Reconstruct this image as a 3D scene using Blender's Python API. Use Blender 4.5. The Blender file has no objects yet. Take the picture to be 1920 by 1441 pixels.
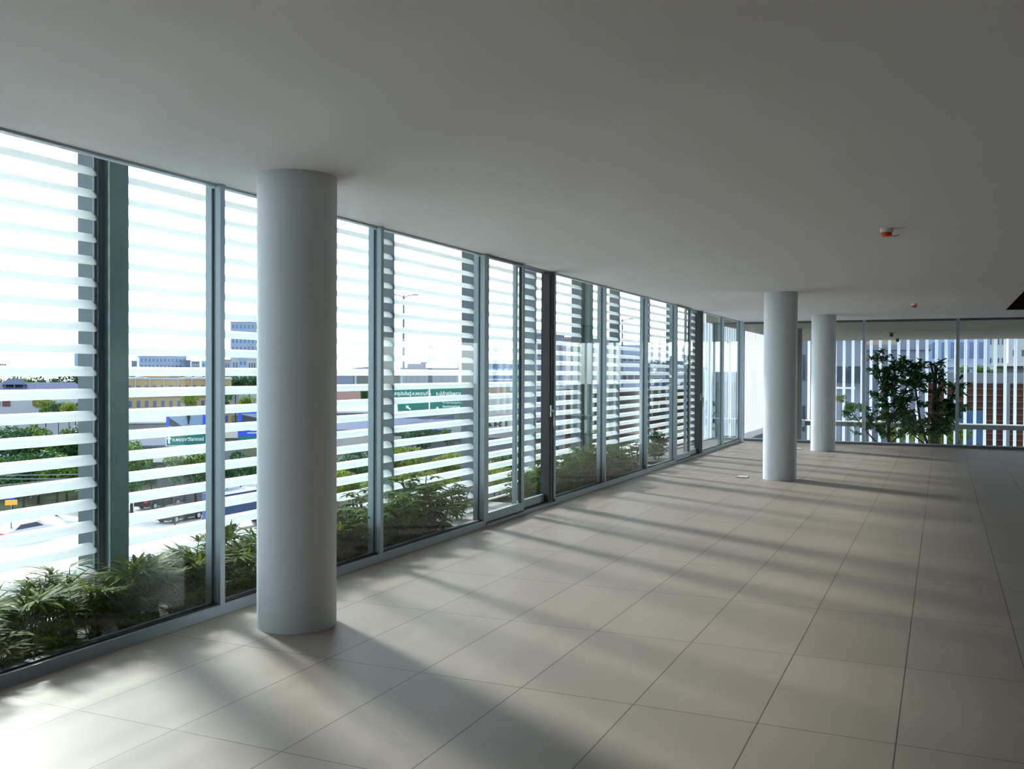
import bpy, bmesh, math, random
from mathutils import Vector, Matrix, noise

C = bpy.context.scene.collection
SC = bpy.context.scene
PI = math.pi
random.seed(7)

# ------------------------------------------------------------------ camera
F, YAW, PITCH, ROLL, H = 1794.6, -0.42266, -0.01214, 0.00383, 1.628
FW = Vector((math.sin(YAW) * math.cos(PITCH), math.cos(YAW) * math.cos(PITCH), math.sin(PITCH)))
RT0 = Vector((math.cos(YAW), -math.sin(YAW), 0))
UP0 = RT0.cross(FW)
RT = RT0 * math.cos(ROLL) + UP0 * math.sin(ROLL)
UP = -RT0 * math.sin(ROLL) + UP0 * math.cos(ROLL)
EYE = Vector((0, 0, H))
cd = bpy.data.cameras.new('camera')
cd.sensor_width = 36.0
cd.sensor_fit = 'HORIZONTAL'
cd.lens = F / 1920 * 36
cd.clip_start, cd.clip_end = 0.05, 3000
cam = bpy.data.objects.new('camera', cd)
cam.matrix_world = Matrix(((RT.x, UP.x, -FW.x, EYE.x), (RT.y, UP.y, -FW.y, EYE.y), (RT.z, UP.z, -FW.z, EYE.z), (0, 0, 0, 1)))
C.objects.link(cam)
SC.camera = cam


def at(px, py, d):
    """the place seen at pixel (px, py), d metres ahead of the eye"""
    return EYE + (RT * ((px - 960) / F) + UP * ((720.5 - py) / F) + FW) * d


# ------------------------------------------------------------------ sky, sun, exposure
SUN_EL, SUN_AZ = math.radians(27.5), math.radians(-60)     # azimuth from +Y towards +X
w = bpy.data.worlds.new('sky')
SC.world = w
w.use_nodes = True
nt = w.node_tree
nt.nodes.clear()
out = nt.nodes.new('ShaderNodeOutputWorld')
bg = nt.nodes.new('ShaderNodeBackground')
sky = nt.nodes.new('ShaderNodeTexSky')
sky.sky_type = 'NISHITA'
sky.sun_disc = False
sky.sun_elevation = math.radians(40)
sky.sun_rotation = SUN_AZ
sky.air_density, sky.dust_density, sky.ozone_density = 1.0, 0.8, 1.0
bg.inputs[1].default_value = 0.25
bw = nt.nodes.new('ShaderNodeRGBToBW')
mxs = nt.nodes.new('ShaderNodeMix')
mxs.data_type = 'RGBA'
mxs.inputs[0].default_value = 0.75            # hazy, nearly white sky
tint = nt.nodes.new('ShaderNodeVectorMath')
tint.operation = 'SCALE'
tint.inputs[0].default_value = (0.93, 0.99, 1.08)
nt.links.new(sky.outputs[0], bw.inputs[0])
nt.links.new(bw.outputs[0], tint.inputs['Scale'])
nt.links.new(sky.outputs[0], mxs.inputs[6])
nt.links.new(tint.outputs[0], mxs.inputs[7])
nt.links.new(mxs.outputs[2], bg.inputs[0])
nt.links.new(bg.outputs[0], out.inputs[0])

sd = bpy.data.lights.new('sun', 'SUN')
sd.energy = 3.2
sd.angle = math.radians(6.5)
sd.color = (1.0, 0.96, 0.9)
sun = bpy.data.objects.new('sun', sd)
to_sun = Vector((math.sin(SUN_AZ) * math.cos(SUN_EL), math.cos(SUN_AZ) * math.cos(SUN_EL), math.sin(SUN_EL)))
sun.rotation_euler = to_sun.to_track_quat('Z', 'Y').to_euler()
sun.location = to_sun * 60
C.objects.link(sun)

SC.view_settings.view_transform = 'Standard'
SC.view_settings.look = 'None'
SC.view_settings.exposure = 1.75
SC.view_settings.gamma = 1.0
SC.view_settings.use_curve_mapping = False
SC.cycles.blur_glossy = 0.0          # keep the sun's glint off the louver blades sharp enough to throw shadows
SC.cycles.sample_clamp_indirect = 0.0


# ------------------------------------------------------------------ materials
def node_mat(name):
    m = bpy.data.materials.new(name)
    m.use_nodes = True
    t = m.node_tree
    return m, t, t.nodes['Principled BSDF']


def mat(name, col, rough=0.6, metal=0.0, var=0.08, scale=6.0, spec=0.5, bump=0.0):
    m, t, b = node_mat(name)
    b.inputs['Roughness'].default_value = rough
    b.inputs['Metallic'].default_value = metal
    b.inputs['Specular IOR Level'].default_value = spec
    tc = t.nodes.new('ShaderNodeTexCoord')
    nz = t.nodes.new('ShaderNodeTexNoise')
    nz.inputs['Scale'].default_value = scale
    nz.inputs['Detail'].default_value = 4
    mr = t.nodes.new('ShaderNodeMapRange')
    mr.inputs['To Min'].default_value = 1 - var
    mr.inputs['To Max'].default_value = 1 + var
    mx = t.nodes.new('ShaderNodeVectorMath')
    mx.operation = 'SCALE'
    mx.inputs[0].default_value = col
    t.links.new(tc.outputs['Object'], nz.inputs['Vector'])
    t.links.new(nz.outputs['Fac'], mr.inputs['Value'])
    t.links.new(mr.outputs[0], mx.inputs['Scale'])
    t.links.new(mx.outputs[0], b.inputs['Base Color'])
    if bump:
        bp = t.nodes.new('ShaderNodeBump')
        bp.inputs['Strength'].default_value = bump
        t.links.new(nz.outputs['Fac'], bp.inputs['Height'])
        t.links.new(bp.outputs[0], b.inputs['Normal'])
    return m


def leaf_mat(name, c1, c2, rough=0.55, trans=0.35):
    m, t, b = node_mat(name)
    b.inputs['Roughness'].default_value = rough
    b.inputs['Specular IOR Level'].default_value = 0.04
    geo = t.nodes.new('ShaderNodeNewGeometry')
    rp = t.nodes.new('ShaderNodeMix')
    rp.data_type = 'RGBA'
    rp.inputs[6].default_value = (*c1, 1)
    rp.inputs[7].default_value = (*c2, 1)
    t.links.new(geo.outputs['Random Per Island'], rp.inputs[0])
    t.links.new(rp.outputs[2], b.inputs['Base Color'])
    tr = t.nodes.new('ShaderNodeBsdfTranslucent')
    t.links.new(rp.outputs[2], tr.inputs['Color'])
    mx = t.nodes.new('ShaderNodeMixShader')
    mx.inputs[0].default_value = trans
    t.links.new(b.outputs[0], mx.inputs[1])
    t.links.new(tr.outputs[0], mx.inputs[2])
    t.links.new(mx.outputs[0], t.nodes['Material Output'].inputs['Surface'])
    return m


def glass_mat(name, tint):
    m = bpy.data.materials.new(name)
    m.use_nodes = True
    t = m.node_tree
    t.nodes.clear()
    o = t.nodes.new('ShaderNodeOutputMaterial')
    tr = t.nodes.new('ShaderNodeBsdfTransparent')
    tr.inputs[0].default_value = (*tint, 1)
    gl = t.nodes.new('ShaderNodeBsdfGlossy')
    gl.inputs['Roughness'].default_value = 0.0
    fr = t.nodes.new('ShaderNodeFresnel')
    geo = t.nodes.new('ShaderNodeNewGeometry')
    ir = t.nodes.new('ShaderNodeMapRange')      # same reflectance on leaving the pane as on entering it
    ir.inputs['To Min'].default_value = 1.36
    ir.inputs['To Max'].default_value = 1 / 1.36
    t.links.new(geo.outputs['Backfacing'], ir.inputs['Value'])
    t.links.new(ir.outputs[0], fr.inputs['IOR'])
    mx = t.nodes.new('ShaderNodeMixShader')
    t.links.new(fr.outputs[0], mx.inputs[0])
    t.links.new(tr.outputs[0], mx.inputs[1])
    t.links.new(gl.outputs[0], mx.inputs[2])
    t.links.new(mx.outputs[0], o.inputs[0])
    return m


def slat_mat(name, col, gloss=0.17, trans=0.64, rough=0.18):
    """milky white acrylic blade: part diffuse, part let through, part mirror-like"""
    m = bpy.data.materials.new(name)
    m.use_nodes = True
    t = m.node_tree
    t.nodes.clear()
    o = t.nodes.new('ShaderNodeOutputMaterial')
    df = t.nodes.new('ShaderNodeBsdfDiffuse')
    tr = t.nodes.new('ShaderNodeBsdfTranslucent')
    gl = t.nodes.new('ShaderNodeBsdfGlossy')
    gl.inputs['Roughness'].default_value = rough
    for n in (df, tr, gl):
        n.inputs['Color'].default_value = (*col, 1)
    m1, m2 = t.nodes.new('ShaderNodeMixShader'), t.nodes.new('ShaderNodeMixShader')
    m1.inputs[0].default_value = trans / (1 - gloss)
    m2.inputs[0].default_value = gloss
    t.links.new(df.outputs[0], m1.inputs[1])
    t.links.new(tr.outputs[0], m1.inputs[2])
    t.links.new(m1.outputs[0], m2.inputs[1])
    t.links.new(gl.outputs[0], m2.inputs[2])
    t.links.new(m2.outputs[0], o.inputs[0])
    return m


def tile_mat(name, ox, oy, sx, sy, c1, c2, grout, gw=0.0030, rough=0.5):
    """rectangular stone tiles with thin dark joints, laid from (ox, oy)"""
    m, t, b = node_mat(name)
    L, N = t.links, t.nodes
    tc = N.new('ShaderNodeTexCoord')
    sp = N.new('ShaderNodeSeparateXYZ')
    L.new(tc.outputs['Object'], sp.inputs[0])

    def mth(op, a, bb):
        n = N.new('ShaderNodeMath')
        n.operation = op
        for k, v in enumerate((a, bb)):
            if isinstance(v, (int, float)):
                n.inputs[k].default_value = v
            elif v is not None:
                L.new(v, n.inputs[k])
        return n.outputs[0]
    masks, ids = [], []
    for axis, o_, s_ in (('X', ox, sx), ('Y', oy, sy)):
        u = mth('DIVIDE', mth('SUBTRACT', sp.outputs[axis], o_), s_)
        ids.append(mth('FLOOR', u, None))
        d = mth('ABSOLUTE', mth('SUBTRACT', mth('FRACT', mth('ADD', u, 0.5), None), 0.5), None)
        masks.append(mth('LESS_THAN', d, gw / s_))
    mask = mth('MAXIMUM', masks[0], masks[1])
    cb = N.new('ShaderNodeCombineXYZ')
    L.new(ids[0], cb.inputs[0])
    L.new(ids[1], cb.inputs[1])
    wn = N.new('ShaderNodeTexWhiteNoise')
    L.new(cb.outputs[0], wn.inputs['Vector'])
    nz = N.new('ShaderNodeTexNoise')
    nz.inputs['Scale'].default_value = 2.2
    nz.inputs['Detail'].default_value = 5
    L.new(tc.outputs['Object'], nz.inputs['Vector'])
    f = mth('ADD', mth('MULTIPLY', wn.outputs['Value'], 0.55), mth('MULTIPLY', nz.outputs['Fac'], 0.45))
    mx = N.new('ShaderNodeMix')
    mx.data_type = 'RGBA'
    mx.inputs[6].default_value = (*c1, 1)
    mx.inputs[7].default_value = (*c2, 1)
    L.new(f, mx.inputs[0])
    m2 = N.new('ShaderNodeMix')
    m2.data_type = 'RGBA'
    m2.inputs[7].default_value = (*grout, 1)
    L.new(mask, m2.inputs[0])
    L.new(mx.outputs[2], m2.inputs[6])
    L.new(m2.outputs[2], b.inputs['Base Color'])
    b.inputs['Roughness'].default_value = rough
    b.inputs['Specular IOR Level'].default_value = 0.28
    return m


M = {
    'floor': tile_mat('floor_tile', -3.774, 3.324, 0.6, 1.2, (0.255, 0.212, 0.183), (0.300, 0.252, 0.220), (0.075, 0.062, 0.054)),
    'ceiling': mat('ceiling_paint', (0.71, 0.675, 0.67), 0.9, var=0.02, scale=1.5),
    'soffit': mat('beige_soffit', (0.27, 0.23, 0.175), 0.9, var=0.02, scale=1.5),
    'wall': mat('wall_paint', (0.25, 0.245, 0.24), 0.9, var=0.02, scale=1.5),
    'column': mat('column_paint', (0.62, 0.655, 0.69), 0.55, var=0.02, scale=3),
    'column_out': mat('backlit_column_paint', (0.16, 0.16, 0.15), 0.7, var=0.05, scale=3),  # outdoor columns: backlit shade put into a darker copy of the column paint
    'frame': mat('aluminium_frame', (0.36, 0.43, 0.48), 0.42, metal=0.35, var=0.04, scale=8),
    'gasket': mat('black_gasket', (0.012, 0.013, 0.014), 0.6),
    'track': mat('dark_track', (0.05, 0.05, 0.052), 0.5),
    'glass': glass_mat('clear_glass', (0.90, 0.95, 0.94)),
    'slat': slat_mat('milky_white_blade', (0.95, 0.97, 0.98)),
    'upright': slat_mat('milky_white_fin', (0.86, 0.90, 0.95), 0.2, 0.4),
    'fin': mat('fin_plate_grey', (0.085, 0.112, 0.130), 0.45, metal=0.2, var=0.06, scale=5),
    'steel': mat('green_grey_steel', (0.17, 0.25, 0.26), 0.45, metal=0.15, var=0.08, scale=5),
    'deck': mat('grey_deck', (0.203, 0.207, 0.211), 0.7, var=0.1, scale=12),
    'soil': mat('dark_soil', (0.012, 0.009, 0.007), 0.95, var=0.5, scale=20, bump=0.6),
    'planter': mat('planter_concrete', (0.10, 0.10, 0.10), 0.9),
    'palm': leaf_mat('palm_leaf', (0.016, 0.065, 0.004), (0.15, 0.22, 0.012)),
    'yellow': leaf_mat('yellow_leaf', (0.385, 0.252, 0.014), (0.434, 0.350, 0.042)),
    'schef': leaf_mat('umbrella_leaf', (0.016, 0.075, 0.005), (0.105, 0.20, 0.012)),
    'stem': mat('green_brown_stem', (0.10, 0.11, 0.035), 0.7),
    'tleaf': leaf_mat('tree_leaf', (0.03, 0.11, 0.05), (0.10, 0.24, 0.07)),
    'bark': mat('dark_bark', (0.045, 0.030, 0.022), 0.85, var=0.3, scale=20),
    'white': mat('white_plastic', (0.75, 0.74, 0.72), 0.4),
    'orange': mat('orange_red_cap', (0.72, 0.06, 0.012), 0.35),
    'socket': mat('grey_socket', (0.2, 0.2, 0.2), 0.5),
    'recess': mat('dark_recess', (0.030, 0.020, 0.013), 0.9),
    'kerb': mat('dark_kerb', (0.11, 0.115, 0.115), 0.55),
    'chrome': mat('satin_chrome', (0.75, 0.75, 0.74), 0.25, metal=0.9),
    'road': mat('pale_concrete_road', (0.62, 0.61, 0.60), 0.85, var=0.1, scale=0.2),
    'ground': mat('city_ground', (0.05, 0.06, 0.04), 0.95, var=0.35, scale=0.08, spec=0.0),
    'g1': leaf_mat('street_leaf_green', (0.031, 0.081, 0.012), (0.124, 0.205, 0.037), 0.5, 0.4),
    'g2': leaf_mat('street_leaf_dark', (0.015, 0.056, 0.019), (0.056, 0.118, 0.043), 0.5, 0.4),
    'g3': leaf_mat('street_leaf_yellow', (0.099, 0.161, 0.019), (0.198, 0.248, 0.037), 0.5, 0.4),
    'bblue': mat('hazed_blue_facade', (0.275, 0.341, 0.495), 0.8, scale=0.3),  # the far blocks' blue is distance haze put into the facade colour
    'bwhite': mat('white_facade', (0.396, 0.413, 0.462), 0.8, scale=0.3),
    'byell': mat('ochre_facade', (0.409, 0.279, 0.136), 0.8, scale=0.3),
    'btan': mat('tan_panel', (0.341, 0.186, 0.087), 0.8, scale=0.3),
    'bgrey': mat('grey_blue_facade', (0.158, 0.176, 0.229), 0.8, scale=0.3),
    'blilac': mat('lilac_facade', (0.190, 0.194, 0.272), 0.8, scale=0.3),
    'bpink': mat('pinkish_facade', (0.330, 0.275, 0.308), 0.8, scale=0.3),
    'bbrown': mat('brown_brick', (0.07, 0.025, 0.015), 0.9, var=0.25, scale=1.5),
    'bbeige': mat('beige_facade', (0.327, 0.257, 0.198), 0.8, scale=0.3),
    'concrete': mat('grey_concrete', (0.186, 0.186, 0.205), 0.9, var=0.15, scale=1.2),
    'win': mat('blue_window_glass', (0.05, 0.10, 0.22), 0.15),
    'windark': mat('dark_window_glass', (0.03, 0.035, 0.06), 0.15),
    'winlight': mat('cyan_window_glass', (0.22, 0.38, 0.50), 0.15),
    'roof': mat('blue_grey_roof', (0.12, 0.13, 0.20), 0.9, var=0.2, scale=2, spec=0.0),
    'canopy': mat('blue_canopy', (0.088, 0.116, 0.209), 0.6),
    'rust': mat('rusty_roof', (0.161, 0.056, 0.050), 0.8, var=0.3, scale=1),
    'green': mat('green_sign', (0.000, 0.138, 0.108), 0.5, var=0.02),
    'signwhite': mat('white_lettering', (0.85, 0.9, 0.9), 0.5, var=0.0),
    'blue': mat('royal_blue_panel', (0.015, 0.06, 0.55), 0.5),
    'skyprint': mat('printed_sky', (0.193, 0.275, 0.396), 0.6),
    'dark': mat('dark_grey', (0.025, 0.027, 0.035), 0.5),
    'silver': mat('silver_car_paint', (0.55, 0.56, 0.62), 0.25, metal=0.4, var=0.0),
    'black': mat('black_car_paint', (0.012, 0.013, 0.02), 0.2, var=0.0),
    'tail': mat('red_tail_lamp', (0.6, 0.02, 0.02), 0.3),
    'truck': mat('blue_truck', (0.05, 0.09, 0.21), 0.5),
    'tyre': mat('tyre_rubber', (0.02, 0.02, 0.02), 0.8),
    'amber': mat('amber_board', (0.75, 0.33, 0.02), 0.5),
    'pole': mat('lamp_pole_grey', (0.13, 0.14, 0.17), 0.5),
    'cable': mat('grey_cable', (0.20, 0.21, 0.23), 0.7),
    'water': mat('white_tank', (0.496, 0.484, 0.471), 0.5),
}


# ------------------------------------------------------------------ mesh helpers
class MB:
    def __init__(s):
        s.v, s.f, s.m = [], [], []

    def poly(s, pts, mi=0):
        n = len(s.v)
        s.v += [tuple(p) for p in pts]
        s.f.append(tuple(range(n, n + len(pts))))
        s.m.append(mi)
        return s

    def box(s, x0, x1, y0, y1, z0, z1, mi=0):
        n = len(s.v)
        s.v += [(x, y, z) for z in (z0, z1) for x, y in ((x0, y0), (x1, y0), (x1, y1), (x0, y1))]
        for q in ((0, 3, 2, 1), (4, 5, 6, 7), (0, 1, 5, 4), (1, 2, 6, 5), (2, 3, 7, 6), (3, 0, 4, 7)):
            s.f.append(tuple(n + k for k in q))
            s.m.append(mi)
        return s

    def prism(s, prof, axis, a0, a1, mi=0):
        """closed 2-D profile pushed from a0 to a1; axis 'x': prof = (y,z), 'y': (x,z), 'z': (x,y)"""
        n, k = len(s.v), len(prof)
        for a in (a0, a1):
            for p, q in prof:
                s.v.append({'x': (a, p, q), 'y': (p, a, q), 'z': (p, q, a)}[axis])
        for i in range(k):
            j = (i + 1) % k
            s.f.append((n + i, n + j, n + k + j, n + k + i))
            s.m.append(mi)
        s.f.append(tuple(range(n + k - 1, n - 1, -1)))
        s.f.append(tuple(range(n + k, n + 2 * k)))
        s.m += [mi, mi]
        return s

    def lathe(s, prof, cx, cy, seg=32, mi=0):
        n, k = len(s.v), len(prof)
        for i in range(seg):
            a = 2 * PI * i / seg
            for r, z in prof:
                s.v.append((cx + r * math.cos(a), cy + r * math.sin(a), z))
        for i in range(seg):
            j = (i + 1) % seg
            for q in range(k - 1):
                s.f.append((n + i * k + q, n + j * k + q, n + j * k + q + 1, n + i * k + q + 1))
                s.m.append(mi)
        return s

    def tube(s, pts, rad, seg=8, mi=0):
        pts = [Vector(p) for p in pts]
        rs = rad if isinstance(rad, (list, tuple)) else [rad] * len(pts)
        n = len(s.v)
        for i, p in enumerate(pts):
            d = (pts[min(i + 1, len(pts) - 1)] - pts[max(i - 1, 0)]).normalized()
            a = d.cross(Vector((0.31, 0.87, 0.39)))
            if a.length < 1e-3:
                a = d.cross(Vector((1, 0, 0)))
            a.normalize()
            b = d.cross(a)
            for k in range(seg):
                t = 2 * PI * k / seg
                s.v.append(tuple(p + (a * math.cos(t) + b * math.sin(t)) * rs[i]))
        for i in range(len(pts) - 1):
            for k in range(seg):
                j = (k + 1) % seg
                s.f.append((n + i * seg + k, n + i * seg + j, n + (i + 1) * seg + j, n + (i + 1) * seg + k))
                s.m.append(mi)
        s.f.append(tuple(n + k for k in range(seg - 1, -1, -1)))
        e = n + (len(pts) - 1) * seg
        s.f.append(tuple(e + k for k in range(seg)))
        s.m += [mi, mi]
        return s

    def mesh(s, name, mats, smooth=None):
        me = bpy.data.meshes.new(name)
        me.from_pydata(s.v, [], s.f)
        for m in (mats if isinstance(mats, (list, tuple)) else [mats]):
            me.materials.append(m)
        if max(s.m, default=0) > 0:
            me.polygons.foreach_set('material_index', s.m)
        if smooth is not None:
            me.shade_smooth()
            me.set_sharp_from_angle(angle=math.radians(smooth))
        me.update()
        return me


def link(name, me, parent=None, loc=None):
    o = bpy.data.objects.new(name, me)
    if loc is not None:
        o.location = loc
    if parent:
        o.parent = parent
    C.objects.link(o)
    return o


def part(name, mb, m, parent, smooth=None, loc=None):
    return link(name, mb.mesh(name, m, smooth), parent, loc)


def tag(o, label=None, cat=None, group=None, kind=None):
    for k, v in (('label', label), ('category', cat), ('group', group), ('kind', kind)):
        if v:
            o[k] = v
    return o


def thing(name, label, cat, loc=(0, 0, 0), group=None, kind=None, rz=0.0):
    o = bpy.data.objects.new(name, None)
    o.location = loc
    o.rotation_euler = (0, 0, rz)
    o.empty_display_size = 0.2
    C.objects.link(o)
    return tag(o, label, cat, group, kind)


def copy_tree(o, parent=None):
    c = o.copy()
    C.objects.link(c)
    if parent:
        c.parent = parent
    for ch in list(o.children):
        copy_tree(ch, c)
    return c


ORD = ['first', 'second', 'third', 'fourth', 'fifth', 'sixth', 'seventh', 'eighth', 'ninth', 'tenth', 'eleventh', 'twelfth',
       'thirteenth', 'fourteenth', 'fifteenth', 'sixteenth', 'seventeenth', 'eighteenth', 'nineteenth', 'twentieth',
       'twenty-first', 'twenty-second', 'twenty-third', 'twenty-fourth', 'twenty-fifth', 'twenty-sixth', 'twenty-seventh', 'twenty-eighth',
       'twenty-ninth', 'thirtieth']

# ------------------------------------------------------------------ room shell
CZ = 2.88               # ceiling height
XG, YG = -4.44, 23.55   # planes of the side glazing and of the end glazing
XR, YB = 9.5, -5.0
YW = 1.0                # the side glazing starts here, plain wall before it

fl = tag(part('floor', MB().box(XG - 0.06, XR, YB, YG + 0.05, -0.25, 0.0), M['floor'], None), 'beige stone floor of large rectangular tiles', 'floor', kind='structure')

# ceiling with a dark recess at the right
rx0, rx1, ry0, ry1 = 1.1, 4.2, 11.5, 20.83
mb = MB()
for x0, x1, y0, y1 in ((XG - 0.1, rx0, YB, YG + 0.1), (rx1, XR, YB, YG + 0.1), (rx0, rx1, YB, ry0), (rx0, rx1, ry1, YG + 0.1)):
    mb.box(x0, x1, y0, y1, CZ, CZ + 0.45)
tag(part('ceiling', mb, M['ceiling'], None), 'plain white plastered ceiling', 'ceiling', kind='structure')
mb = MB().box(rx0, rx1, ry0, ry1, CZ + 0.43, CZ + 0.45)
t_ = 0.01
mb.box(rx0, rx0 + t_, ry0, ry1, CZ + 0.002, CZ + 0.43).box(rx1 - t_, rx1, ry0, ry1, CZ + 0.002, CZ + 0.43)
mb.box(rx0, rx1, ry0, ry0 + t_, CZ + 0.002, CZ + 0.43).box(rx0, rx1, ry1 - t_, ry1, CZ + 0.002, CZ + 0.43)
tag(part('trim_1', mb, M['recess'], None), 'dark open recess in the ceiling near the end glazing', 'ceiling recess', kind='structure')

tag(part('wall_right', MB().box(XR, XR + 0.2, YB, YG, 0, CZ), M['wall'], None), 'plain side wall of the hall', 'wall', kind='structure')
tag(part('wall_back', MB().box(XG, XR, YB - 0.2, YB, 0, CZ), M['wall'], None), 'plain wall at the back of the hall', 'wall', kind='structure')
tag(part('wall_left', MB().box(XG - 0.2, XG, YB, YW, 0, CZ), M['wall'], None), 'plain wall before the side glazing', 'wall', kind='structure')

# round columns
for (x, y, z0, z1, lab) in ((-3.795, 5.06, 0, CZ, 'large round pale column nearest, beside the side glazing'),
                            (-2.29, 15.21, 0, CZ, 'round pale column in the middle of the hall with a floor box beside it'),
                            (-2.31, 21.29, 0, CZ, 'round pale column standing just before the end glazing'),
                            (-3.86, 27.9, -4, 3.0, 'round column outside in the courtyard, partly behind the middle column'),
                            (-3.965, 36.6, -4, 3.0, 'round column outside at the far fins, behind the far indoor column')):
    tag(part('column', MB().lathe([(0.0, 0), (0.252, 0), (0.252, z1 - z0), (0, z1 - z0)], 0, 0, 64), M['column'] if z0 == 0 else M['column_out'], None, 40, (x, y, z0)), lab, 'column', kind='structure')

# ------------------------------------------------------------------ side glazing: frames and panes
ZS = 0.065
XI, XO = XG + 0.045, XG - 0.085     # inner and outer face of the frames
mull = [1.0, 3.03, 5.05, 7.05, 9.10, 11.08, 13.05, 15.17, 17.05, 19.12, 21.15, 23.2]
MW = 0.045


def mullion(mb, y, w_=MW):
    mb.box(XG - 0.012, XI, y - w_ / 2, y + w_ / 2, ZS, CZ)
    mb.box(XO, XG - 0.012, y - w_ / 2 + 0.004, y + w_ / 2 - 0.004, 0.02, CZ)
    mb.box(XG - 0.024, XG - 0.011, y - w_ / 2 - 0.007, y + w_ / 2 + 0.007, ZS, CZ - 0.03, 1)


wn = 0
WLAB = ['first bay of the side glazing', 'glass bay over the first palms', 'glass bay with palms below, before the nearest column',
        'glass bay just behind the nearest column', 'glass bay with umbrella plants just before the near sliding door', None,
        'glass bay just past the near sliding door', 'glass bay with the last umbrella plants below', 'glass bay with the small potted tree outside',
        None, 'glass bay just past the far sliding door', 'last glass bay of the side glazing at the corner']
for i in range(len(mull) - 1):
    y0, y1 = mull[i] + MW / 2, mull[i + 1] + MW / 2
    a, b = mull[i], mull[i + 1]
    door = i in (4, 8)
    wn += 1
    r = tag(bpy.data.objects.new('window_%d' % wn if not door else 'door_%d' % (1 if i == 4 else 2), None), kind='structure')
    C.objects.link(r)
    if not door:
        tag(r, WLAB[i] if WLAB[i] else 'glass bay', 'window')
        mb = MB()
        mullion(mb, b, 0.07 if i + 1 in (4, 8) else MW)
        if i == 0:
            mullion(mb, a)
        mb.box(XO, XI, a + (MW / 2 if i else -MW / 2), b + MW / 2, 0.0, ZS)
        mb.box(XG - 0.03, XG + 0.01, a, b, CZ - 0.014, CZ)
        mb.box(XG - 0.02, XG + 0.02, a + MW / 2, b - MW / 2, ZS, ZS + 0.012, 1)
        part('frame', mb, [M['frame'], M['gasket']], r)
        part('pane', MB().box(XG - 0.004, XG + 0.004, a + MW / 2, b - MW / 2, ZS, CZ - 0.014), M['glass'], r)
        continue
    tag(r, 'near sliding glass door with a pale lever handle' if i == 4 else 'far sliding glass door close to the end of the side glazing', 'sliding door')
    mb = MB()
    mullion(mb, b, 0.05)
    mb.box(XO - 0.03, XI + 0.01, a + MW / 2, b + MW / 2, 0.0, 0.03)
    mb.box(XG - 0.06, XG + 0.01, a, b, CZ - 0.012, CZ)
    mb.box(XG - 0.06, XG + 0.01, a, b, 0.03, 0.045, 1)
    part('frame', mb, [M['frame'], M['gasket']], r)
    ym = (a + b) / 2
    for (p, q, xo) in ((a + 0.03, ym + 0.05, XG + 0.018), (ym - 0.05, b - 0.06, XG - 0.05)):
        mb = MB()
        s_ = 0.055
        x0, x1 = xo - 0.02, xo + 0.02
        mb.box(x0, x1, p, p + s_, 0.045, CZ - 0.012).box(x0, x1, q - s_, q, 0.045, CZ - 0.012)
        mb.box(x0, x1, p + s_, q - s_, 0.045, 0.135).box(x0, x1, p + s_, q - s_, CZ - 0.035, CZ - 0.02)
        mb.box(x0 - 0.006, x1 - 0.02, q - s_ - 0.012, q - s_, 0.135, CZ - 0.035, 1)
        leaf = part('sliding_leaf', mb, [M['frame'], M['gasket']], r)
        part('pane', MB().box(xo - 0.004, xo + 0.004, p + s_, q - s_, 0.135, CZ - 0.035), M['glass'], leaf)
    # dark jamb post with the lever handle
    part('jamb_post', MB().box(XG - 0.075, XG + 0.03, b - 0.17, b - 0.03, 0.03, CZ - 0.012).box(XG + 0.03, XG + 0.036, b - 0.13, b - 0.10, 0.05, CZ - 0.05, 1), [M['track'], M['gasket']], r)
    yh = b - 0.13
    hp = MB().tube([(XG + 0.03, yh, 1.16), (XG + 0.07, yh, 1.165), (XG + 0.085, yh + 0.01, 1.15), (XG + 0.085, yh + 0.015, 0.97)], 0.014, 8)
    hp.box(XG + 0.03, XG + 0.04, yh - 0.018, yh + 0.018, 1.09, 1.23)
    part('handle', hp, M['chrome'], r, 50)

# ------------------------------------------------------------------ end glazing
fm = [-4.40, -3.63, -1.66, 0.305, 2.27, 4.24, 6.2, 8.17, XR]
FLAB = ['narrow glass bay at the corner of the end glazing', 'glass bay of the end glazing behind the two round columns', 'glass bay of the end glazing with both courtyard trees behind it',
        'glass bay of the end glazing at the right with brown cladding behind', 'glass bay far right of the end glazing', 'sixth glass bay of the end glazing', 'seventh glass bay of the end glazing',
        'last glass bay of the end glazing at the side wall']
for i in range(len(fm) - 1):
    wn += 1
    a, b = fm[i], fm[i + 1]
    r = tag(bpy.data.objects.new('window_%d' % wn, None), FLAB[i], 'window', kind='structure')
    C.objects.link(r)
    mb = MB().box(b - 0.035, b + 0.035, YG - 0.04, YG + 0.08, 0.06, CZ)
    if i == 0:
        mb.box(a - 0.08, a, YG - 0.05, YG + 0.08, 0, CZ)
    part('frame', mb, M['frame'], r)
    part('head_rail', MB().box(a, b, YG - 0.03, YG + 0.07, CZ - 0.05, CZ), M['kerb'], r)
    sl = MB().box(a, b, YG - 0.05, YG + 0.09, 0.0, 0.045)
    sl.box(a, b, YG - 0.03, YG + 0.09, 0.045, 0.062, 1)
    part('sill_rail', sl, [M['kerb'], M['frame']], r)
    part('pane', MB().box(a + 0.035, b - 0.035, YG + 0.01, YG + 0.018, 0.06, CZ - 0.05), M['glass'], r)

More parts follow.
